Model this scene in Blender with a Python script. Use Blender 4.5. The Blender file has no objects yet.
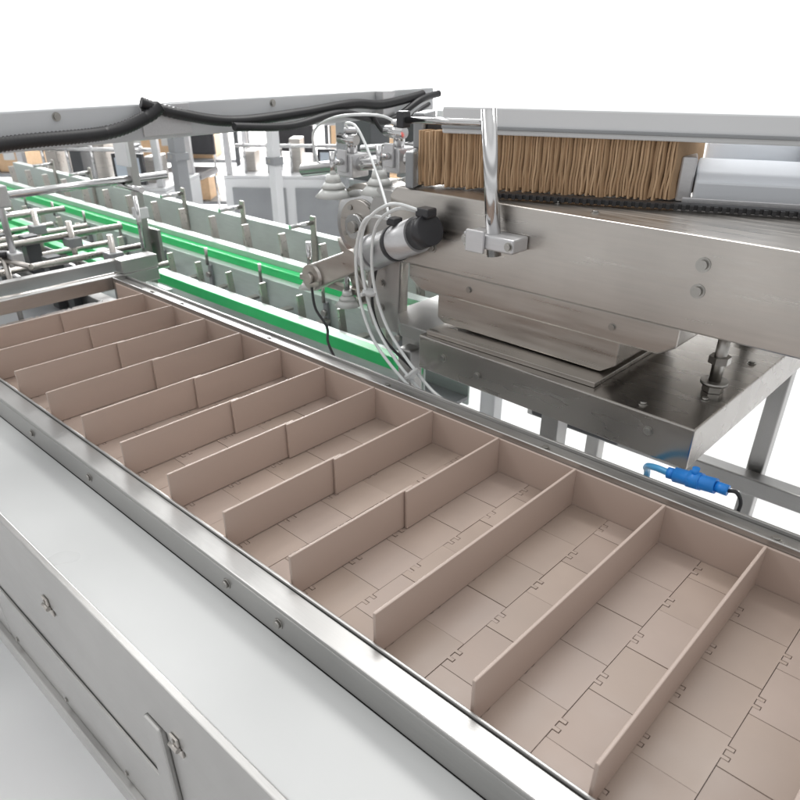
import bpy, bmesh, math, random
from mathutils import Vector, Matrix
random.seed(7)
S=bpy.context.scene
COL=S.collection
S.view_settings.view_transform='Standard'
S.view_settings.look='None'
S.view_settings.exposure=0

# ------------------------------------------------------------ materials
def mat(name,col,metal=0.0,rough=0.5,var=0.0,vscale=6.0,stretch=(1,1,1),bump=0.0,bscale=60.0,attr=False,alpha=1.0,rvar=0.0,dirt=0.0,coat=0.0):
    m=bpy.data.materials.new(name); m.use_nodes=True
    nt=m.node_tree; N=nt.nodes; L=nt.links
    b=N['Principled BSDF']
    b.inputs['Base Color'].default_value=(*col,1)
    b.inputs['Metallic'].default_value=metal
    b.inputs['Roughness'].default_value=rough
    if alpha<1: b.inputs['Alpha'].default_value=alpha
    if coat: b.inputs['Coat Weight'].default_value=coat
    tc=N.new('ShaderNodeTexCoord'); mp=N.new('ShaderNodeMapping')
    mp.inputs['Scale'].default_value=stretch
    L.new(tc.outputs['Object'],mp.inputs['Vector'])
    if var or rvar:
        n=N.new('ShaderNodeTexNoise'); n.inputs['Scale'].default_value=vscale; n.inputs['Detail'].default_value=3
        L.new(mp.outputs[0],n.inputs['Vector'])
        r=N.new('ShaderNodeMapRange'); r.inputs[1].default_value=0.3; r.inputs[2].default_value=0.7
        r.inputs[3].default_value=1-var; r.inputs[4].default_value=1+var
        L.new(n.outputs['Fac'],r.inputs[0])
        mx=N.new('ShaderNodeVectorMath'); mx.operation='SCALE'
        mx.inputs[0].default_value=col
        L.new(r.outputs[0],mx.inputs['Scale'])
        src=mx.outputs[0]
        if attr:
            a=N.new('ShaderNodeAttribute'); a.attribute_name='shade'
            m2=N.new('ShaderNodeVectorMath'); m2.operation='MULTIPLY'
            L.new(src,m2.inputs[0]); L.new(a.outputs['Color'],m2.inputs[1]); src=m2.outputs[0]
        if dirt:
            n3=N.new('ShaderNodeTexNoise'); n3.inputs['Scale'].default_value=5; n3.inputs['Detail'].default_value=3
            L.new(tc.outputs['Object'],n3.inputs['Vector'])
            r3=N.new('ShaderNodeMapRange'); r3.inputs[1].default_value=.35; r3.inputs[2].default_value=.75
            r3.inputs[3].default_value=1; r3.inputs[4].default_value=1-dirt
            L.new(n3.outputs['Fac'],r3.inputs[0])
            m3=N.new('ShaderNodeVectorMath'); m3.operation='SCALE'
            L.new(src,m3.inputs[0]); L.new(r3.outputs[0],m3.inputs['Scale']); src=m3.outputs[0]
        L.new(src,b.inputs['Base Color'])
        if rvar:
            r2=N.new('ShaderNodeMapRange'); r2.inputs[1].default_value=0.3; r2.inputs[2].default_value=0.7
            r2.inputs[3].default_value=max(0.03,rough-rvar); r2.inputs[4].default_value=rough+rvar
            L.new(n.outputs['Fac'],r2.inputs[0]); L.new(r2.outputs[0],b.inputs['Roughness'])
    if bump:
        n2=N.new('ShaderNodeTexNoise'); n2.inputs['Scale'].default_value=bscale; n2.inputs['Detail'].default_value=2
        L.new(mp.outputs[0],n2.inputs['Vector'])
        bp=N.new('ShaderNodeBump'); bp.inputs['Strength'].default_value=bump; bp.inputs['Distance'].default_value=0.0004
        L.new(n2.outputs['Fac'],bp.inputs['Height']); L.new(bp.outputs[0],b.inputs['Normal'])
    return m
STEEL =mat('brushed_steel_x',(.47,.465,.455),1,.37,.04,30,(1,20,20),0,40,rvar=.05,dirt=.16)
STEELY=mat('brushed_steel_y',(.47,.465,.455),1,.35,.04,30,(20,1,20),0,40,rvar=.05,dirt=.16)
STEELD=mat('warm_machined_steel',(.57,.54,.505),1,.33,.07,7,(1,16,16),0,50,rvar=.07,dirt=.20)
PLATE =mat('polished_plate_steel',(.46,.44,.415),1,.27,.03,5,(1,5,5),0,40,rvar=.03,dirt=.15)
CHROME=mat('chromed_rod',(.60,.60,.60),1,.14,.04,9,rvar=.04)
BOLT  =mat('zinc_bolt',(.40,.39,.37),1,.3,.1,60)
TAN   =mat('taupe_plastic_divider',(.490,.392,.338),0,.40,.03,5,(1,1,1),.1,90,rvar=.05,dirt=.07)
TILE  =mat('taupe_plastic_chain',(.420,.334,.286),0,.38,.04,14,(1,1,1),.15,150,attr=True,rvar=.06,dirt=.14)
DARKB =mat('dark_brown_gap',(.13,.095,.08),0,.7,.1)
WHITE =mat('white_table_sheet',(.60,.61,.605),0,.33,.02,3,rvar=.06,dirt=.06)
PAINT =mat('pale_grey_paint',(.68,.69,.70),.0,.38,.03,4)
BEAM  =mat('grey_beam_paint',(.58,.595,.61),.1,.38,.03,4,dirt=.08)
PALE  =mat('pale_silver_plate',(.72,.75,.79),.0,.35,.03,4)
BLUEG =mat('blue_grey_paint',(.42,.47,.53),.1,.38,.03,4)
ALU   =mat('anodised_aluminium',(.60,.60,.61),.7,.38,.04,30,(1,12,12),rvar=.05)
MINT  =mat('steel_green_reflection',(.56,.63,.60),.35,.38,.05,20,(1,8,8),rvar=.05,dirt=.15)  # green reflection on plain steel, put into the base colour
GREEN =mat('green_guide_strip',(.02,.56,.16),0,.38,.06,8)
BLACK =mat('black_rubber',(.018,.018,.02),0,.42,.1,20)
BLACKP=mat('black_plastic',(.03,.03,.034),0,.35,.1,20)
DGREY =mat('dark_grey_paint',(.09,.095,.10),.2,.4,.08,6)
MGREY =mat('mid_grey_paint',(.28,.29,.30),.2,.4,.08,6)
KRAFT =mat('kraft_cardboard',(.60,.41,.25),0,.8,.08,30,(1,1,1),.4,160)
KRAFTD=mat('kraft_cardboard_dark',(.44,.29,.17),0,.85,.10,40,(1,1,1),.4,160)
HOSE  =mat('clear_air_hose',(.72,.74,.74),0,.18,.03,20,coat=.3)
BLUE  =mat('blue_plastic',(.02,.24,.72),0,.35,.05,20)
BLUEL =mat('light_blue_hose',(.08,.38,.70),0,.3,.05,20)
RUBW  =mat('milky_silicone',(.66,.67,.65),0,.30,.03,20)
SCREEN=mat('frosted_guard',(.62,.68,.70),0,.15,.02,4)
FLOORM=mat('pale_epoxy_floor',(.88,.88,.88),0,.4,.02,1.5)
WALLM =mat('white_wall_paint',(.90,.90,.90),0,.8,.01,1)
RED   =mat('red_plastic',(.6,.05,.03),0,.4,.05,10)

# ------------------------------------------------------------ builders
def link(o,parent=None):
    COL.objects.link(o)
    if parent: o.parent=parent
    return o
def top(o,label,cat,group=None):
    o['label']=label; o['category']=cat
    if group: o['group']=group
    return o
def empty(name,loc=(0,0,0)):
    e=bpy.data.objects.new(name,None); e.empty_display_size=.05; e.location=loc
    return link(e)
class MB:
    def __init__(s,*mats): s.bm=bmesh.new(); s.mats=list(mats)
    def _tag(s,faces,mi,smooth=False):
        for f in faces: f.material_index=mi; f.smooth=smooth
    def box(s,x0,x1,y0,y1,z0,z1,mi=0,bev=.0015,M=None):
        r=bmesh.ops.create_cube(s.bm,size=1)
        vs=r['verts']
        c=Vector(((x0+x1)/2,(y0+y1)/2,(z0+z1)/2)); d=(abs(x1-x0),abs(y1-y0),abs(z1-z0))
        for v in vs: v.co=Vector((v.co.x*d[0],v.co.y*d[1],v.co.z*d[2]))+c
        fs=list({f for v in vs for f in v.link_faces})
        bev=min(bev,min(d)*.3)
        if bev>0:
            es=list({e for v in vs for e in v.link_edges})
            rr=bmesh.ops.bevel(s.bm,geom=es,offset=bev,segments=2,affect='EDGES',profile=.5)
            fs=list({f for v in rr['verts'] for f in v.link_faces}|{f for f in rr['faces']})
            vs=list({v for f in fs for v in f.verts})
            fs=list({f for v in vs for f in v.link_faces}); vs=list({v for f in fs for v in f.verts})
        s._tag(fs,mi)
        if M is not None:
            for v in vs: v.co=M@v.co
        return vs
    def cyl(s,p1,p2,r,mi=0,seg=20,r2=None,hexa=False):
        p1=Vector(p1);p2=Vector(p2);d=p2-p1
        q=d.to_track_quat('Z','Y').to_matrix().to_4x4()
        M=Matrix.Translation((p1+p2)/2)@q
        if hexa: seg=6
        rr=bmesh.ops.create_cone(s.bm,cap_ends=True,segments=seg,radius1=r,radius2=r if r2 is None else r2,depth=d.length,matrix=M)
        fs={f for v in rr['verts'] for f in v.link_faces}
        for f in fs: f.material_index=mi; f.smooth=(len(f.verts)==4 and not hexa)
        return rr['verts']
    def prism(s,pts,axis,a0,a1,mi=0,bev=0.0):
        def m(p,a):
            if axis=='x': return Vector((a,p[0],p[1]))
            if axis=='y': return Vector((p[0],a,p[1]))
            return Vector((p[0],p[1],a))
        A=[s.bm.verts.new(m(p,a0)) for p in pts]; B=[s.bm.verts.new(m(p,a1)) for p in pts]
        fs=[s.bm.faces.new(A),s.bm.faces.new(list(reversed(B)))]
        n=len(pts)
        for i in range(n): fs.append(s.bm.faces.new([A[(i+1)%n],A[i],B[i],B[(i+1)%n]]))
        bmesh.ops.recalc_face_normals(s.bm,faces=fs)
        s._tag(fs,mi)
        if bev>0:
            es=list({e for f in fs for e in f.edges})
            rr=bmesh.ops.bevel(s.bm,geom=es,offset=bev,segments=2,affect='EDGES',profile=.5)
            for f in rr['faces']: f.material_index=mi
        return fs
    def tube(s,pts,r,mi=0,seg=10,sub=6,ribs=0.0,ribstep=.006):
        P=[Vector(p) for p in pts]
        if sub>1 and len(P)>2:
            Q=[]
            for i in range(len(P)-1):
                p0=P[max(i-1,0)];p1=P[i];p2=P[i+1];p3=P[min(i+2,len(P)-1)]
                n=sub if not ribs else max(2,int((p2-p1).length/ribstep)*2)
                for k in range(n):
                    t=k/n
                    Q.append(.5*((2*p1)+(p2-p0)*t+(2*p0-5*p1+4*p2-p3)*t*t+(-p0+3*p1-3*p2+p3)*t**3))
            Q.append(P[-1]); P=Q
        up=Vector((0.13,0.21,1)).normalized(); rings=[]
        for i,p in enumerate(P):
            t=(P[min(i+1,len(P)-1)]-P[max(i-1,0)]).normalized()
            a=t.cross(up)
            if a.length<.05: a=t.cross(Vector((1,0,0)))
            a.normalize(); b=a.cross(t).normalized(); up=b
            rad=r*(1+(ribs if i%2 else 0))
            rings.append([s.bm.verts.new(p+(a*math.cos(2*math.pi*k/seg)+b*math.sin(2*math.pi*k/seg))*rad) for k in range(seg)])
        for i in range(len(rings)-1):
            for k in range(seg):
                f=s.bm.faces.new([rings[i][k],rings[i][(k+1)%seg],rings[i+1][(k+1)%seg],rings[i+1][k]])
                f.material_index=mi; f.smooth=True
        for rg,rev in ((rings[0],True),(rings[-1],False)):
            f=s.bm.faces.new(list(reversed(rg)) if rev else rg); f.material_index=mi
    def obj(s,name,parent=None,origin=None):
        bm=s.bm
        bmesh.ops.recalc_face_normals(bm,faces=bm.faces[:])
        if origin is None: origin=Vector((0,0,0))
        origin=Vector(origin)
        pl=parent.location if parent else Vector((0,0,0))
        for v in bm.verts: v.co-=origin
        me=bpy.data.meshes.new(name); bm.to_mesh(me); bm.free()
        for m in s.mats: me.materials.append(m)
        o=bpy.data.objects.new(name,me); o.location=origin-pl
        return link(o,parent)
def boltmesh(name,r=.006,h=.004,m=BOLT):
    b=MB(m); b.cyl((0,0,0),(0,0,.0012),r*1.5,seg=20); b.cyl((0,0,.0012),(0,0,.0012+h),r,seg=18); 
    b.cyl((0,0,.0012+h-.0002),(0,0,.0014+h),r*.5,seg=6)
    bm=b.bm; me=bpy.data.meshes.new(name); bm.to_mesh(me); bm.free(); me.materials.append(m)
    return me
BM=boltmesh('bolt')
def bolts(parent,locs,axis=(0,-1,0),sc=1.0,name='bolt'):
    q=Vector(axis).to_track_quat('Z','Y')
    for l in locs:
        o=bpy.data.objects.new(name,BM); o.rotation_mode='QUATERNION'; o.rotation_quaternion=q
        o.location=Vector(l)-parent.location; o.scale=(sc,)*3; link(o,parent)

X1=.45
X0=-1.70
# ------------------------------------------------------------ bucket conveyor frame
cv=empty('bucket_conveyor',(-.6,.57,0))
top(cv,'stainless steel bucket conveyor frame with white side table','conveyor')
b=MB(STEEL)
b.box(X0,X1,.334,.3635,.909,.915,bev=.0015)
b.box(X0,X1,.3640,.3675,.880,.9185,bev=.001)
b.box(X0,X1,.334,.339,.868,.9085,bev=.0012)
b.obj('side_rail',cv)
bolts(cv,[(x,.334,.889) for x in (-1.50,-1.16,-.955,-.60,-.50,-.13,.1)],(0,-1,0),.8)
b=MB(STEEL)
b.box(X0,X1,.7745,.807,.942,.946,bev=.001)
b.box(X0,X1,.7700,.7740,.885,.956,bev=.001)
b.box(X0,X1,.8075,.8120,.86,.951,bev=.001)
b.obj('side_rail',cv)
bolts(cv,[(x,.791,.9462) for x in (-1.55,-1.42,-1.1,-.77,-.45,-.13,.19)],(0,0,1),.7)
b=MB(TAN); b.box(X0+.02,X1,.7655,.7697,.888,.9475,bev=.001); b.obj('wear_strip',cv)
b=MB(TAN); b.box(X0+.02,X1,.3680,.3705,.886,.9120,bev=.001); b.obj('wear_strip',cv)
b=MB(WHITE); b.box(X0-.4,X1,.213,.3335,.862,.868,bev=.001); b.obj('table_sheet',cv)
b=MB(STEEL); b.box(X0-.4,X1,.203,.2125,.780,.8715,bev=.0015)
b.obj('frame_beam',cv)
for x0,x1 in ((-2.05,-1.19),(-1.185,-.600),(-.560,X1)):
    b=MB(STEEL); b.box(x0,x1,.206,.211,.50,.777,bev=.001); b.obj('side_panel',cv)
b=MB(STEELY); b.box(-.598,-.562,.198,.232,.03,.777,bev=.003); b.obj('leg',cv)
b=MB(STEEL); b.box(X0-.4,-.601,.195,.235,.455,.4985,bev=.003); b.obj('lower_beam',cv)
b=MB(STEEL); b.box(-.559,X1,.195,.235,.455,.4985,bev=.003); b.obj('lower_beam',cv)
b=MB(STEEL); b.box(-2.05,-.601,.2015,.2055,.640,.652,bev=.001); b.obj('stiffener_strip',cv)
bolts(cv,[(x,.206,.515) for x in (-1.15,-.95,-.75,-.63)],(0,-1,0),.6)
b=MB(DGREY); b.box(X0-.38,X1-.02,.25,.76,.60,.80,bev=.003); b.obj('drive_housing',cv)
def hinge(x):
    h=MB(STEELD,BOLT); h.box(x-.008,x+.008,.2028,.2058,.762,.775,bev=.0008); h.box(x-.008,x+.008,.1998,.2028,.783,.795,bev=.0008)
    h.cyl((x-.008,.1995,.779),(x+.008,.1995,.779),.0034)
    h.cyl((x,.198,.789),(x,.1999,.789),.0025,1); h.obj('hinge',cv)
for x in (-1.62,-1.30,-.86,-.53,-.36,-.2): hinge(x)
for x in (-1.95,.2):
    for y in (.50,.78):
        l=MB(STEELY,BLACK); l.box(x-.02,x+.02,y-.0,y+.02,.06,.598,bev=.003); l.cyl((x,y+.01,.012),(x,y+.01,.06),.008); l.cyl((x,y+.01,0),(x,y+.01,.014),.032,1)
        l.obj('leg',cv)
b=MB(STEEL); b.box(X0-.38,X1,.762,.80,.60,.88,bev=.002); b.obj('rear_panel',cv)
b=MB(STEELY,SCREEN)
b.box(-1.722,-1.702,.10,.90,.925,.957,0,.002)
b.box(-1.80,-1.775,.05,.93,.945,.975,0,.002)
b.box(-1.774,-1.7225,.08,.90,.930,.934,1,.001)
b.box(-1.735,-1.70,.80,.90,.958,.99,0,.002)
b.obj('end_frame',cv)

# ------------------------------------------------------------ slat belt with dividers
A=.0645; B=.0782; YA,YB=.3715,.7650; ZT=.892
belt=MB(TILE,DARKB)
bm=belt.bm
g=.00040
def edge(xb,y0,y1,s,kk):
    """straight hinge line with a sparse pair of small knuckles; s=+1: plate on +x side"""
    pts=[(xb+s*g,y0)]
    j=math.floor((y0-YA)/(B*.5))-2
    while YA+j*B*.5<y1+B:
        base=YA+j*B*.5
        if (j+kk)%2==0:
            for a in (B*.25-.0062,B*.25+.0062):
                ya,yc=base+a-.0024,base+a+.0024
                if ya>y0+.001 and yc<y1-.001:
                    pts+=[(xb+s*g,ya-s*g),(xb+.0070+s*g,ya-s*g),(xb+.0070+s*g,yc+s*g),(xb+s*g,yc+s*g)]
        j+=1
    pts.append((xb+s*g,y1)); return pts
lay=bm.loops.layers.color.new('shade')
k0=int(math.floor((X0+.02)/A)); k1=int(X1/A)
XOFF=-.0035
for k in range(k0,k1):
    xs=k*A+XOFF; xe=xs+A
    off=(k%2)*B*.5
    ys=[YA]+[y for y in [YA+off+j*B for j in range(1 if off==0 else 0,6)] if YA+.01<y<YB-.01]+[YB]
    for y0,y1 in zip(ys[:-1],ys[1:]):
        poly=edge(xs,y0+g,y1-g,1,k)+list(reversed(edge(xe,y0+g,y1-g,-1,k+1)))
        fs=belt.prism(poly,'z',ZT-.006,ZT,0)
        sh=1+random.uniform(-.05,.05)
        dz=random.uniform(-.0004,.0004); tx=random.uniform(-.005,.005)
        for f in fs:
            for l in f.loops: l[lay]=(sh,sh*.995,sh*.985,1)
        for v in {v for f in fs for v in f.verts}: v.co.z+=dz+tx*(v.co.x-(xs+xe)/2)
belt.box(X0+.02,X1,YA,YB,ZT-.012,ZT-.0035,1,0)
bo=belt.obj('slat_belt',None,(-.6,.57,ZT-.012))
top(bo,'taupe plastic slat belt divided into carton pockets','conveyor belt')
DX=[.128,-.0034,-.1325,-.256,-.385,-.517,-.648,-.777,-.906,-1.033,-1.160,-1.288,-1.415,-1.543]
for i,x in enumerate(DX):
    d=MB(TAN)
    ym=.575+random.uniform(-.012,.012); t=.0020
    if x<-.45:
        s=.0028
        d.box(x-t-s,x+t-s,.3725,ym+.006,ZT+.0005,.9505,0,.0009)
        d.box(x-t+s*.9,x+t+s*.9,ym-.012,.7635,ZT+.0005,.9515,0,.0009)
    else:
        d.box(x-t,x+t,.3725,.7635,ZT+.0005,.9512,0,.0010)
    ob=d.obj('divider',bo,(x,.57,ZT))
    ob.rotation_euler=(0,math.radians(random.uniform(-1.3,1.3)),math.radians(random.uniform(-.35,.35)))

# ------------------------------------------------------------ magazine machine
mg=empty('magazine_machine',(-.7,1.2,0)); top(mg,'heavy steel carton magazine with thick base plate','packing machine')
b=MB(PLATE)
b.prism([(-.80,.905),(-.28,.887),(-.28,1.62),(-.80,1.62)],'z',.936,1.000,0,.0025)
b.obj('base_plate',mg)
b=MB(STEEL)
b.prism([(-.93,.985),(-.87,.93),(-.802,.93),(-.802,1.5),(-.93,1.5)],'z',.972,.998,0,.0015)
b.box(-.93,-.803,1.0,1.02,.90,.971,0,.001)
b.obj('wing_plate',mg)
bolts(mg,[(-.31,.99,1.000),(-.31,1.18,1.000),(-.37,.915,1.000),(-.80+.03,.925,1.0)],(0,0,1),.8)
bolts(mg,[(-.74,.9025,.972),(-.66,.8995,.962),(-.345,.889,.975)],(0,-1,0),.8)
b=MB(STEELD)
b.prism([(-.785,1.012),(-.465,1.010),(-.440,1.026),(-.440,1.066),(-.80,1.066),(-.80,1.020)],'y',.955,1.19,0,.003)
b.obj('support_block',mg)
b=MB(STEELD)
b.prism([(-.83,1.067),(-.375,1.067),(-.350,1.083),(-.350,1.112),(-.86,1.112),(-.86,1.085)],'y',.943,1.21,0,.003)
b.obj('slide_housing',mg)
b=MB(STEELD)
b.box(-.79,-.45,.915,1.19,1.0005,1.0085,0,.001); b.obj('shim_plate',mg)
b=MB(STEELD)
b.prism([(-.90,1.14),(-.87,1.1125),(.35,1.1125),(.35,1.233),(.343,1.240),(-.885,1.240),(-.90,1.225)],'y',.936,1.55,0,.0025)
b.obj('main_beam',mg)
bolts(mg,[(-.335,.936,1.205),(-.335,.936,1.170),(-.80,.936,1.150),(.0,.936,1.2)],(0,-1,0),1.1)
bolts(mg,[(-.72,.943,1.09),(-.45,.943,1.09)],(0,-1,0),.7)
bolts(mg,[(-.60,1.0,1.240),(-.52,.975,1.240),(-.2,1.0,1.240)],(0,0,1),.7)
for x,y in ((-.315,1.03),(-.36,1.3),(-.18,1.3)):
    b=MB(BOLT)
    b.cyl((x,y,1.0005),(x,y,1.111),.009); b.cyl((x,y,1.0006),(x,y,1.010),.016,hexa=True); b.cyl((x,y,1.045),(x,y,1.056),.016,hexa=True); b.cyl((x,y,1.012),(x,y,1.017),.02)
    b.obj('standoff_bolt',mg)
p0=Vector((-.690,.945)); p1=Vector((-.285,1.120)); dv=(p1-p0); ang=math.atan2(dv.y,dv.x); Lb=.95
M=Matrix.Translation((p0.x,p0.y,0))@Matrix.Rotation(ang,4,'Z')
b=MB(BLACK)
b.box(0,Lb,.012,.030,1.2425,1.250,0,.001,M)
n=int(Lb/.011)
for i in range(n):
    b.box(i*.011,i*.011+.006,.006,.0125,1.2425,1.2495,0,.0005,M)
b.obj('feed_belt',mg)
b=MB(ALU,PALE,WHITE,BLACKP)
b.box(.285,Lb,.045,.050,1.2415,1.254,0,.001,M)
Ms=M@Matrix.Translation((0,.075,1.2425))@Matrix.Rotation(math.radians(14),4,'X')
b.box(.300,Lb,.0,.095,.0,.034,1,.004,Ms)
b.box(.275,.298,.085,.165,1.2415,1.306,0,.003,M)
b.box(.31,Lb,.180,.33,1.2415,1.327,1,.004,M)
b.box(.45,.50,.15,.1795,1.2985,1.325,3,.003,M)
b.obj('magazine_guide',mg)
b=MB(STEEL); b.box(-.90,.3,1.0,1.04,.60,.64,0,.003); b.box(-.90,.3,1.46,1.50,.60,.64,0,.003); b.obj('cross_rail',mg)
for x,y in ((-.90,.955),(-.56,.955),(.1,.955),(-.70,1.42),(-.35,1.505),(.1,1.42)):
    b=MB(STEELY); b.box(x,x+.035,y,y+.035,.0,.934 if x<-.1 else .59,0,.003); b.obj('leg',mg)
b=MB(DGREY,BOLT); b.box(-.70,-.50,1.15,1.32,.78,.934,0,.006); b.cyl((-.60,1.13,.85),(-.60,1.15,.85),.03,1,24); b.obj('gearbox',mg)
b=MB(PAINT,MGREY)
b.box(-.10,Lb,.060,.125,1.3285,1.368,0,.003,M)
b.box(-.10,Lb,.0560,.0596,1.336,1.341,1,.001,M)
b.obj('top_profile',mg)
b=MB(BLACKP,MGREY,CHROME)
b.box(-.14,-.105,.10,.15,1.30,1.345,0,.003,M); b.box(-.16,-.1405,.09,.16,1.30,1.355,1,.003,M)
b.box(-.16,-.145,.05,.17,1.2415,1.299,1,.003,M)
b.obj('drive_motor',mg)

# carton blanks
def blank(seed):
    R=random.Random(seed)
    cb=MB(KRAFT,KRAFTD)
    W=.105;H=.0860
    for (dx,z0,mi) in ((0,R.uniform(0,.002),0),(.0044,R.uniform(0,.006),1)):
        n=8; prof=[]
        ph=R.uniform(0,6)
        for i in range(n+1):
            z=z0+(H-z0)*i/n
            prof.append((dx+.0011*math.sin(ph+i*1.1)*(1 if i<4 else .5),z))
        poly=prof+[(x+.0031,z) for x,z in reversed(prof)]
        cb.prism(poly,'y',R.uniform(0,.004),W-R.uniform(0,.003),mi,0)
    o=cb.obj('carton_blank'); me=o.data; bpy.data.objects.remove(o); return me
BL=[blank(i) for i in range(9)]
nb=44
c0=Vector((-.852,.955)); c1=Vector((-.480,1.116))
for i in range(nb):
    t=i/(nb-1)
    p=c0.lerp(c1,t)
    o=bpy.data.objects.new('carton_blank',random.choice(BL)); link(o)
    o.location=(p.x,p.y+random.uniform(-.003,.003),1.2415+random.choice((0,0,.001,.003)))
    o.rotation_euler=(0,math.radians(random.uniform(-.3,1.2)),math.radians(random.uniform(-1,1)))
    top(o,'flattened brown kraft carton blank standing on edge in the magazine','carton','carton blanks stacked in the magazine')

# post with clamp
ps=empty('support_post',(-.655,.91,1.19)); top(ps,'polished round steel post with square clamp bracket','post')
b=MB(CHROME); b.cyl((-.652,.914,1.165),(-.682,.918,1.372),.0115,0,32); b.obj('rod',ps)
b=MB(ALU); b.box(-.700,-.604,.893,.9345,1.178,1.200,0,.003); b.box(-.690,-.655,.886,.8925,1.172,1.206,0,.003); b.obj('clamp',ps)
bolts(ps,[(-.612,.893,1.189),(-.695,.893,1.189)],(0,-1,0),.8)
b=MB(CHROME,BLACKP); b.cyl((-.69,.93,1.352),(-.86,.93,1.347),.005); b.box(-.87,-.855,.92,.94,1.335,1.36,1,.002); b.obj('cross_rod',ps)

# ------------------------------------------------------------ pick-and-place arm
pk=empty('pick_arm',(-1.08,1.02,1.13)); top(pk,'steel pick arm with round hub and pneumatic cylinder','machine arm')
b=MB(STEELD,CHROME,BOLT)
hx,hz_,hy=-1.050,1.140,1.015
b.cyl((hx,hy,hz_),(hx,hy+.09,hz_),.078,0,48)
b.cyl((hx,hy-.010,hz_),(hx,hy,hz_),.068,1,44)
b.cyl((hx,hy-.018,hz_),(hx,hy-.010,hz_),.050,0,40)
b.cyl((hx,hy-.030,hz_),(hx,hy-.018,hz_),.024,1,28)
b.cyl((hx,hy-.036,hz_),(hx,hy-.030,hz_),.012,2,6)
for k in range(4):
    a=k*math.pi/2+.5; b.cyl((hx+.038*math.cos(a),hy-.022,hz_+.038*math.sin(a)),(hx+.038*math.cos(a),hy-.018,hz_+.038*math.sin(a)),.005,2,14)
b.obj('hub',pk)
b=MB(STEEL)
b.prism([(-1.15,1.17),(-1.06,1.06),(-.99,1.03),(-.93,1.03),(-.93,1.20),(-1.02,1.225),(-1.11,1.20)],'y',1.136,1.17,0,.003)
b.prism([(-1.000,.99),(-.985,.955),(-.912,.955),(-.902,1.19),(-.925,1.225),(-.965,1.225),(-.985,1.19)],'y',.968,.995,0,.003)
b.box(-.965,-.92,.9955,1.135,1.16,1.19,0,.002)
b.obj('bracket',pk)
bolts(pk,[(-.955,.968,1.05),(-.955,.968,1.0),(-.94,.968,1.19)],(0,-1,0),.9)
b=MB(ALU,BLACKP,CHROME)
b.cyl((-.925,.925,1.124),(-.800,.900,1.178),.030,0,32)
b.cyl((-.868,.9136,1.149),(-.858,.9116,1.153),.0315,1,32)
b.cyl((-.800,.900,1.178),(-.768,.894,1.192),.026,1,28)
b.cyl((-.928,.926,1.123),(-.95,.931,1.114),.033,0,28)
b.cyl((-1.00,.940,1.093),(-.95,.931,1.114),.011,2,16)
b.box(-.795,-.768,.885,.910,1.209,1.224,1,.003)
b.box(-.862,-.842,.885,.908,1.186,1.199,1,.003)
b.obj('pneumatic_cylinder',pk)
b=MB(STEELD)
b.cyl((-1.0,.925,1.093),(-1.0,.967,1.093),.021,0,24)
b.prism([(-1.02,1.11),(-.985,1.078),(-1.155,.995),(-1.19,1.0),(-1.19,1.04)],'y',.974,.996,0,.004)
b.cyl((-1.17,.966,1.018),(-1.17,1.06,1.018),.028,0,28); b.cyl((-1.17,.956,1.018),(-1.17,.966,1.018),.013,0,6)
b.prism([(-1.14,1.10),(-1.10,1.08),(-1.04,.975),(-1.08,.965)],'y',1.019,1.033,0,.003)
b.box(-1.25,-1.05,1.0,1.018,.992,1.005,0,.002)
b.obj('link_arm',pk)
def bellows(b,x,y,z,s=1.0):
    b.cyl((x,y,z),(x,y,z+.016*s),.036*s,0,30,r2=.020*s)
    b.cyl((x,y,z+.0163*s),(x,y,z+.026*s),.024*s,0,28,r2=.016*s)
    b.cyl((x,y,z+.0263*s),(x,y,z+.040*s),.015*s,0,24,r2=.012*s)
for (x,y) in ((-1.235,1.02),(-1.08,.99)):
    b=MB(RUBW,CHROME)
    b.cyl((x,y,1.006),(x,y,1.075),.006,1,12); bellows(b,x,y,.972,.8)
    b.obj('suction_cup',pk)
cr=empty('suction_bar',(-1.2,1.1,1.22)); top(cr,'horizontal steel rod carrying clamps and suction cups','machine arm')
b=MB(CHROME); b.cyl((-1.27,1.05,1.218),(-.90,1.05,1.278),.0135,0,24); b.obj('rod',cr)
b=MB(CHROME); b.cyl((-1.24,1.20,1.25),(-.90,1.20,1.29),.008,0,20); b.obj('rod',cr)
for x in (-1.115,-.985):
    y=1.05; z=1.218+(x+1.27)*.165
    b=MB(ALU,BLACKP,CHROME); b.box(x-.023,x+.023,y-.024,y+.024,z-.022,z+.022,0,.003); b.box(x-.012,x+.012,y-.03,y-.0245,z-.012,z+.03,0,.002)
    b.cyl((x,y,z+.022),(x,y,z+.060),.011,2,16); b.cyl((x,y,z+.060),(x,y,z+.068),.015,0,16); b.cyl((x-.024,y-.01,z+.048),(x+.024,y-.01,z+.048),.010,2,12)
    b.obj('clamp',cr)
    b=MB(RUBW,CHROME)
    q=(x+.004,y-.058)
    b.cyl((q[0],q[1],z-.018),(q[0],q[1],z+.03),.006,1,12); bellows(b,q[0],q[1],z-.054,1.05)
    b.cyl((q[0],q[1],z+.008),(x,y-.02,z+.008),.006,1,10)
    b.obj('suction_cup',cr)
b=MB(STEELD,RED); x=-.925; b.box(x-.012,x+.012,1.030,1.0345,1.20,1.275,0,.0005); b.box(x-.012,x+.012,1.066,1.075,1.20,1.29,0,.002); b.cyl((x,1.04,1.30),(x,1.07,1.305),.006,1,10); b.obj('clamp',cr)

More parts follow.
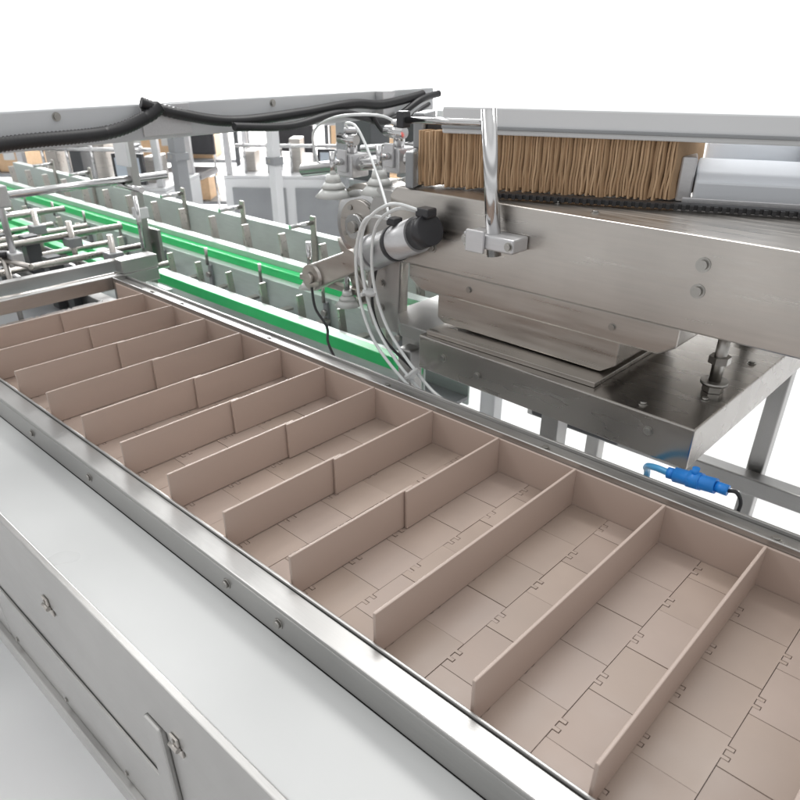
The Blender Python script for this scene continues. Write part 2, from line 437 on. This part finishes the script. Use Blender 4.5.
# hoses
def hose(name,pts,r,m,label,cat='hose',ribs=0,**k):
    b=MB(m); b.tube(pts,r,ribs=ribs,**k); o=b.obj(name,None,pts[0]); top(o,label,cat); return o
hz='clear plastic air hose looping down from the cylinder'
hose('air_hose',[(-.79,.895,1.215),(-.83,.880,1.218),(-.885,.884,1.18),(-.900,.888,1.10),(-.880,.892,1.02),(-.831,.890,.965),(-.755,.885,.915),(-.68,.86,.91),(-.66,.85,.90)],.0030,HOSE,hz)
hose('air_hose',[(-.79,.888,1.220),(-.84,.872,1.225),(-.905,.876,1.18),(-.918,.88,1.10),(-.895,.885,1.01),(-.84,.882,.95),(-.76,.875,.905),(-.68,.85,.90)],.0030,HOSE,hz)
hose('air_hose',[(-.85,.892,1.195),(-.895,.872,1.195),(-.93,.878,1.13),(-.93,.882,1.05),(-.90,.882,.98),(-.84,.875,.935),(-.75,.865,.895)],.0030,HOSE,hz)
for c,d in (((-.905,.885,1.06),(.02,0,.12)),((-.79,.880,.933),(.1,0,-.06))):
    b=MB(WHITE); c=Vector(c); d=Vector(d).normalized(); b.cyl(c-d*.003,c+d*.003,.0135,0,20)
    b.box(c.x-.003,c.x+.003,c.y-.022,c.y-.013,c.z-.003,c.z+.003,0,.001)
    o=b.obj('cable_tie',None,c); top(o,'white plastic tie bundling the clear air hoses','cable tie')
hose('air_hose',[(-1.115,1.05,1.300),(-1.11,1.03,1.320),(-1.06,1.01,1.32),(-1.02,1.0,1.285),(-.95,.96,1.24),(-.86,.895,1.195)],.0026,HOSE,'clear plastic air hose arching over the suction bar')
hose('air_hose',[(-.985,1.05,1.325),(-1.02,1.03,1.340),(-1.14,1.03,1.33),(-1.22,1.04,1.295),(-1.22,1.05,1.23)],.0026,HOSE,'clear plastic air hose arching over the suction bar')
hose('sensor_cable',[(-1.16,.96,1.0),(-1.14,.95,.96),(-1.10,.945,.93),(-1.08,.93,.90),(-1.03,.92,.86),(-.95,.90,.84)],.003,BLACK,'thin black sensor cable hanging from the pick arm','cable')
hose('sensor_cable',[(-.95,.955,1.10),(-.96,.945,1.02),(-.93,.945,.95),(-.85,.95,.90),(-.80,.96,.86)],.003,BLACK,'thin black sensor cable hanging from the pick arm','cable')

# blue fitting
bl=empty('air_fitting',(-.25,.85,.94)); top(bl,'blue push-in air fitting with short hose under the plate','air fitting')
b=MB(BLUE,BLACKP); b.cyl((-.282,.853,.944),(-.226,.850,.951),.0105,0,20); b.cyl((-.262,.852,.9467),(-.246,.851,.9487),.0135,0,6); b.cyl((-.226,.850,.951),(-.210,.850,.951),.0075,0,16); b.cyl((-.292,.853,.943),(-.282,.853,.944),.008,0,16)
b.cyl((-.256,.851,.955),(-.256,.851,.966),.005,0,12); b.obj('coupling',bl)
b=MB(BLUEL); b.tube([(-.290,.853,.943),(-.315,.862,.938),(-.335,.885,.920),(-.345,.92,.88),(-.35,.93,.75),(-.35,.93,.6)],.0048); b.obj('hose',bl)
b=MB(BLACK); b.tube([(-.210,.850,.951),(-.200,.850,.953),(-.192,.850,.942),(-.192,.85,.92),(-.20,.86,.82)],.0026); b.obj('cable',bl)

# ------------------------------------------------------------ overhead beam
ob=empty('overhead_beam',(-1.32,1.0,1.3)); top(ob,'pale grey steel beam spanning above the line','beam')
b=MB(BEAM)
b.box(-1.36,-1.296,-.4,1.51,1.302,1.362,0,.003)
b.box(-1.43,-1.361,-.4,1.51,1.318,1.322,0,.001)
b.obj('box_section',ob)
b=MB(ALU); b.box(-1.2958,-1.290,.70,.80,1.308,1.36,0,.001); b.obj('mounting_bracket',ob)
b=MB(ALU); b.box(-1.2958,-1.270,1.30,1.34,1.29,1.362,0,.002); b.obj('mounting_bracket',ob)
bolts(ob,[(-1.2898,.72,1.34),(-1.2898,.78,1.34),(-1.2958,1.0,1.35),(-1.2958,.55,1.35)],(1,0,0),.8)
b=MB(DGREY,MGREY); b.box(-1.352,-1.30,1.455,1.508,.932,1.301,0,.004); b.box(-1.37,-1.28,1.452,1.512,.9265,.9315,1,.002); b.box(-1.365,-1.29,1.445,1.4545,1.15,1.19,1,.002); b.obj('support_column',ob)
hose('corrugated_hose',[(-1.275,.30,1.302),(-1.275,.45,1.318),(-1.275,.62,1.322),(-1.275,.70,1.342),(-1.272,.73,1.358)],.010,BLACK,'black corrugated cable conduit draped along the overhead beam','conduit',ribs=.16)
hose('corrugated_hose',[(-1.285,.70,1.365),(-1.272,.76,1.345),(-1.27,.88,1.325),(-1.27,1.05,1.33),(-1.27,1.2,1.34),(-1.27,1.30,1.335),(-1.27,1.44,1.35)],.009,BLACK,'black corrugated cable conduit draped along the overhead beam','conduit',ribs=.16)
hose('corrugated_hose',[(-1.24,.86,1.318),(-1.245,1.0,1.31),(-1.25,1.15,1.325),(-1.26,1.3,1.30),(-1.26,1.42,1.34),(-1.27,1.50,1.35)],.007,BLACK,'thin black corrugated conduit sagging below the beam','conduit',ribs=.16)
hose('power_cable',[(-1.25,1.24,1.32),(-1.24,1.27,1.28),(-1.24,1.33,1.27),(-1.245,1.38,1.31),(-1.25,1.44,1.33)],.005,BLACK,'black power cable looped under the beam','cable')

# ------------------------------------------------------------ transfer conveyor with green guides
tc=empty('transfer_conveyor',(-2.2,1.3,0)); top(tc,'mint-tinted steel transfer conveyor with bright green guide strips','conveyor')
xa,xb=-4.2,-.93
for y,zt,h in ((1.07,.845,.10),(1.235,.855,.16),(1.295,.895,.12),(1.50,.925,.16)):
    b=MB(MINT); b.box(xa,xb,y,y+.006,zt-h,zt,0,.001); b.box(xa,xb,y+.0065,y+.036,zt-.006,zt,0,.001); b.obj('side_rail',tc)
for y,z in ((1.038,.854),(1.264,.872)):
    b=MB(GREEN); b.box(xa,xb,y,y+.030,z-.024,z+.006,0,.002); b.obj('guide_strip',tc)
b=MB(MGREY); b.box(xa,xb,1.107,1.233,.71,.72,0,.001); b.obj('conveyor_bed',tc)
b=MB(STEELD); b.box(xa,xb,1.333,1.495,.80,.81,0,.001); b.obj('conveyor_bed',tc)
for i in range(15):
    x=-1.20-i*.19
    b=MB(STEELD); b.box(x-.012,x+.012,1.34,1.44,.811,.821,0,.001); b.prism([(x-.005,.821),(x+.005,.821),(x-.014,.95),(x-.022,.95)],'y',1.36,1.385,0,.001); b.obj('pusher_finger',tc)
for i in range(17):
    x=-1.1-i*.16
    b=MB(STEELD); b.box(x-.012,x+.012,1.11,1.225,.792,.80,0,.001); b.prism([(x-.004,.8005),(x+.004,.8005),(x-.008,.885),(x-.014,.885)],'y',1.13,1.15,0,.001); b.box(x-.003,x+.003,1.20,1.215,.721,.7915,0,.001); b.obj('pusher_finger',tc)
for i in range(9):
    x=-1.15-i*.28
    b=MB(MGREY,BOLT); b.box(x-.008,x+.008,1.226,1.2345,.73,.845,0,.001); b.cyl((x,1.216,.815),(x,1.226,.815),.009,1,12); b.cyl((x,1.222,.845),(x,1.222,.90),.005,1,10); b.obj('slot_bracket',tc)
for i in range(7):
    x=-1.4-i*.38
    b=MB(STEELD,CHROME); b.box(x-.012,x+.012,1.492,1.4995,.83,.985,0,.002); b.cyl((x,1.40,.965),(x,1.492,.965),.007,1,12); b.obj('clamp_bracket',tc)
for x in (-4.0,-3.0,-2.0,-1.05):
    for y in (1.12,1.45):
        b=MB(PAINT); b.box(x,x+.05,y,y+.04,0,.709,0,.003); b.obj('leg',tc)

# infeed station
inf=empty('infeed_station',(-2.3,.6,0)); top(inf,'infeed station with steel guide rods and clamp blocks','packing machine')
b=MB(MGREY,MINT)
b.box(-3.3,-1.83,.05,1.0,.80,.812,0,.002)
b.box(-3.3,-1.83,.98,1.0,.8125,.85,1,.002)
b.box(-3.3,-1.83,.0,.045,.74,.86,1,.002)
b.obj('table_plate',inf)
for x,y in ((-3.25,.05),(-1.9,.05),(-3.25,.93),(-1.9,.93)):
    b=MB(PAINT); b.box(x,x+.05,y,y+.05,0,.799,0,.003); b.obj('leg',inf)
R3=random.Random(3)
for i in range(11):
    x=-1.90-i*.125+R3.uniform(-.02,.02); dz=.035*(i%3)
    b=MB(STEELD,STEELD,BLACKP,MGREY,DGREY)
    b.cyl((x,.12,.90+dz),(x+.04,1.02,.91+dz),.009,0,14)
    b.box(x-.022,x+.022,.44,.49,.812,.925+dz,3,.002); b.box(x-.020,x+.020,.74,.78,.812,.92+dz,4,.002)
    if i%2==0:
        b.cyl((x+.05,.86,.812),(x+.05,.86,1.02),.008,1,12); b.box(x+.028,x+.072,.84,.88,.95,.975,3,.002)
    b.cyl((x,.34,.86),(x+.12,.46,1.0),.007,1,12); b.box(x-.03,x+.03,.28,.36,.812,.86,4,.002)
    if i%3!=1:
        b.cyl((x-.05,.62,.812),(x-.05,.62,.99),.007,1,12); b.cyl((x-.07,.62,.98),(x+.06,.64,.98),.007,1,12); b.cyl((x-.05,.62,.99),(x-.05,.62,1.003),.012,2,12)
    b.obj('guide_rod',inf)
for y in (.30,.50,.70,.86):
    b=MB(CHROME,STEEL); b.cyl((-3.2,y,.885),(-1.88,y,.885),.008,0,14); b.box(-3.2,-1.95,y+.02,y+.024,.85,.90,1,.001); b.obj('guide_rail',inf)
b=MB(GREEN); b.box(-3.25,-2.05,.945,.977,.853,.878,0,.002); b.obj('guide_strip',inf)
b=MB(GREEN); b.box(-3.25,-2.35,.60,.66,.853,.87,0,.002); b.obj('guide_strip',inf)

up=empty('upright_post',(-1.95,1.0,.8)); top(up,'slim steel upright with cross bar and side brackets','post')
b=MB(STEELY,PAINT)
b.box(-1.957,-1.933,.99,1.014,.813,1.301,0,.003)
b.box(-1.962,-1.928,.985,1.019,1.03,1.06,1,.003)
b.box(-1.98,-1.90,1.020,1.03,.90,1.0,0,.002)
b.box(-1.98,-1.91,.975,.984,1.17,1.26,1,.002)
b.obj('column',up)
b=MB(CHROME); b.cyl((-1.90,.97,.96),(-1.90,.97,1.10),.006); b.cyl((-1.99,.968,1.12),(-1.85,.968,1.12),.008); b.cyl((-1.945,.50,1.135),(-1.945,1.10,1.135),.010); b.obj('rod',up)
b=MB(ALU); b.box(-1.965,-1.925,.62,.66,1.11,1.16,0,.003); b.cyl((-1.945,.64,.98),(-1.945,.64,1.22),.008); b.box(-1.97,-1.92,.625,.655,.97,1.0,0,.002); b.obj('clamp',up)

def column(x,y,w,z,m,label):
    b=MB(m,MGREY,BOLT); b.box(x-w/2,x+w/2,y-w/2,y+w/2,.0,z,0,.004); b.box(x-w/2-.01,x+w/2+.01,y-w/2-.01,y+w/2+.01,z*.80,z*.80+.04,1,.003)
    b.cyl((x,y-w/2-.012,z*.8+.02),(x,y-w/2-.01,z*.8+.02),.01,2,10)
    b.box(x-w/2-.03,x+w/2+.03,y-w/2-.03,y+w/2+.03,.0,.012,1,.003)
    o=b.obj('machine_column',None,(x,y,0)); top(o,label,'column')
column(-1.88,1.86,.095,1.258,DGREY,'dark grey painted machine column with steel collar')
column(-1.66,1.98,.03,1.27,PAINT,'slim pale grey machine column')
column(-2.66,2.46,.06,1.18,MGREY,'mid grey machine column beside the mint conveyor')
column(-3.2,2.45,.05,1.14,PAINT,'slim pale grey machine column')
column(-3.9,2.3,.07,1.11,MGREY,'mid grey machine column beside the mint conveyor')
column(-2.35,2.75,.04,1.17,DGREY,'thin dark machine column behind the mint conveyor')
column(-3.6,3.3,.05,1.05,PAINT,'slim pale grey machine column')
def machine(x,y,w,d,h,ang,label,body=PAINT,m2=MGREY):
    e=empty('packing_machine',(x,y,0)); e.rotation_euler=(0,0,ang); top(e,label,'packing machine')
    def add(b,n): o=b.obj(n); o.parent=e; return o
    b=MB(body); b.box(0,w,0,d,.12,h*.62,0,.006); b.box(.0,w,.0,d,h*.62+.001,h*.62+.02,0,.003); add(b,'body')
    b=MB(m2); b.box(w*.06,w*.45,-.012,-.001,.2,h*.56,0,.003); add(b,'door')
    b=MB(m2); b.box(w*.52,w*.94,-.012,-.001,.2,h*.56,0,.003); add(b,'door')
    for a,c in ((.02,.02),(w-.06,.02),(.02,d-.06),(w-.06,d-.06)):
        b=MB(ALU); b.box(a,a+.04,c,c+.04,h*.62+.021,h-.041,0,.003); add(b,'upright')
        b=MB(BLACKP); b.cyl((a+.02,c+.02,0),(a+.02,c+.02,.12),.03,0,14); add(b,'foot')
    b=MB(ALU); b.box(.02,w-.02,.02,.06,h-.04,h,0,.003); b.box(.02,w-.02,d-.06,d-.02,h-.04,h,0,.003); add(b,'top_frame')
    b=MB(STEELD,DGREY,CHROME)
    for i in range(5):
        a=w*(.12+.17*i); hh=random.uniform(.1,.28)*h
        b.box(a,a+w*.08,d*.3,d*.6,h*.62+.021,h*.62+hh,i%2,.004); b.cyl((a+.02,d*.2,h*.62+.021),(a+.02,d*.2,h*.62+.22*h),.01,2,10)
    b.cyl((w*.08,d*.2,h*.62+.2*h),(w*.92,d*.2,h*.62+.2*h),.012,2,10)
    add(b,'mechanism')
    b=MB(BLACKP,BLUEG); b.box(w*.7,w*.9,-.05,-.013,h*.66,h*.82,0,.004); b.box(w*.72,w*.88,-.053,-.0505,h*.68,h*.80,1,.001); add(b,'control_panel')
machine(-4.9,1.75,.95,.6,1.10,.65,'white packing machine with open frame and dark mechanism')
machine(-4.6,3.05,1.0,.6,1.02,.7,'white packing machine with open frame and small screen')
machine(-5.6,.75,.9,.6,1.02,.8,'grey packing machine with dark doors',MGREY,DGREY)
machine(-3.1,3.5,.9,.6,1.05,.75,'pale packing machine with open frame and dark mechanism',PAINT,PALE)

def rack(x,y,ang):
    e=empty('storage_rack',(x,y,0)); e.rotation_euler=(0,0,ang); top(e,'steel storage rack stacked with brown cartons','shelf')
    for a in (0,1.4):
        for c in (0,.5):
            b=MB(DGREY); b.box(a,a+.04,c,c+.04,0,.92,0,.003); o=b.obj('upright'); o.parent=e
    for z in (.15,.52):
        b=MB(MGREY); b.box(.041,1.399,.0,.54,z,z+.03,0,.003); o=b.obj('shelf'); o.parent=e
    M=Matrix.Translation((x,y,0))@Matrix.Rotation(ang,4,'Z')
    for z in (.183,.553):
        a=.06
        while a<1.1:
            w=random.uniform(.18,.32); h=random.uniform(.14,.3)
            c=MB(KRAFT,KRAFTD,WHITE); c.box(-w/2,w/2,-.2,.2,0,h,0,.004); c.box(-w/2,w/2,-.02,.02,h+.0003,h+.001,1,0); c.box(-w/4,w/6,-.2015,-.2003,h*.4,h*.75,2,0)
            q=c.obj('carton_box'); q.matrix_world=M@Matrix.Translation((a+w/2,.26,z))
            top(q,'closed brown cardboard box on a storage rack','box','boxes on the storage racks')
            a+=w+.03
rack(-7.3,1.6,math.radians(43))
rack(-6.9,3.1,math.radians(43))
rack(-5.7,5.0,math.radians(43))
def chair(x,y,a):
    e=empty('office_chair',(x,y,0)); e.rotation_euler=(0,0,a); top(e,'dark padded chair on thin steel legs','chair')
    b=MB(BLACKP); b.box(-.22,.22,-.22,.22,.44,.50,0,.02); o=b.obj('seat'); o.parent=e
    b=MB(BLACKP); b.box(-.21,.21,.2,.24,.6,.90,0,.02); o=b.obj('backrest'); o.parent=e
    for sx in (-.19,.19):
        b=MB(CHROME); b.tube([(sx,-.2,0),(sx,-.19,.44),(sx,.2,.46),(sx,.22,.9)],.012); o=b.obj('leg'); o.parent=e
        b=MB(CHROME); b.tube([(sx,.2,0),(sx,.19,.44)],.012,sub=1); o=b.obj('leg'); o.parent=e
chair(-6.0,3.6,.6); chair(-5.5,4.3,.3)

# ------------------------------------------------------------ hall
b=MB(FLOORM); b.box(-18,8,-8,18,-.02,0,0,0); o=b.obj('floor'); o['kind']='structure'
b=MB(WALLM)
b.prism([(-15.5,-2.5),(2.5,15.5),(2.4,15.6),(-15.6,-2.4)],'z',0,4,0); o=b.obj('wall'); o['kind']='structure'

# ------------------------------------------------------------ light
w=bpy.data.worlds.new('World'); S.world=w; w.use_nodes=True
nt=w.node_tree; bg=nt.nodes['Background']
tcn=nt.nodes.new('ShaderNodeTexCoord'); sp=nt.nodes.new('ShaderNodeSeparateXYZ'); rp=nt.nodes.new('ShaderNodeValToRGB')
nt.links.new(tcn.outputs['Generated'],sp.inputs[0]); nt.links.new(sp.outputs['Z'],rp.inputs[0])
cr_=rp.color_ramp
stops=[(0,.66),(.12,.70),(.22,1.05),(.34,.45),(.50,.50),(.62,1.1),(.78,1.05),(.88,.80),(1,1.0)]
cr_.elements[0].position=0; cr_.elements[1].position=1
for p,v in stops[1:-1]: cr_.elements.new(p)
for e,(p,v) in zip(cr_.elements,stops): e.position=p; e.color=(v,v,v*1.005,1)
nt.links.new(rp.outputs[0],bg.inputs[0]); bg.inputs[1].default_value=1.0
def area(loc,tgt,sx,sy,e,col=(1,1,1)):  # unseen area light added for its effect, not a fitting of the hall
    l=bpy.data.lights.new('added_area_lamp','AREA'); l.shape='RECTANGLE'; l.size=sx; l.size_y=sy; l.energy=e; l.color=col
    o=bpy.data.objects.new('added_area_lamp',l); o.location=loc
    o.rotation_euler=(Vector(tgt)-Vector(loc)).to_track_quat('-Z','Y').to_euler(); link(o); return o
area((-1.2,2.2,3.6),(-.7,.6,.9),2.2,.5,38,(1,.99,.97))  # added overhead light for soft highlights on belt and steel
area((-2.6,.2,3.4),(-.9,.6,.9),2.0,.4,20,(1,.99,.97))  # second added overhead light, from the left
area((-6,5.5,3.8),(-9,9,1.0),6,1.5,1500)  # added light aimed at the back wall to wash it white

cam=bpy.data.cameras.new('camera'); co=bpy.data.objects.new('camera',cam); link(co)
co.location=(0,0,1.45); co.rotation_euler=(math.radians(90-30.3),0,math.radians(43.1))
cam.sensor_width=36; cam.lens=36*700/800; cam.shift_y=.07; cam.clip_start=.02; cam.clip_end=100
cam.dof.use_dof=True; cam.dof.focus_distance=.98; cam.dof.aperture_fstop=11
S.camera=co
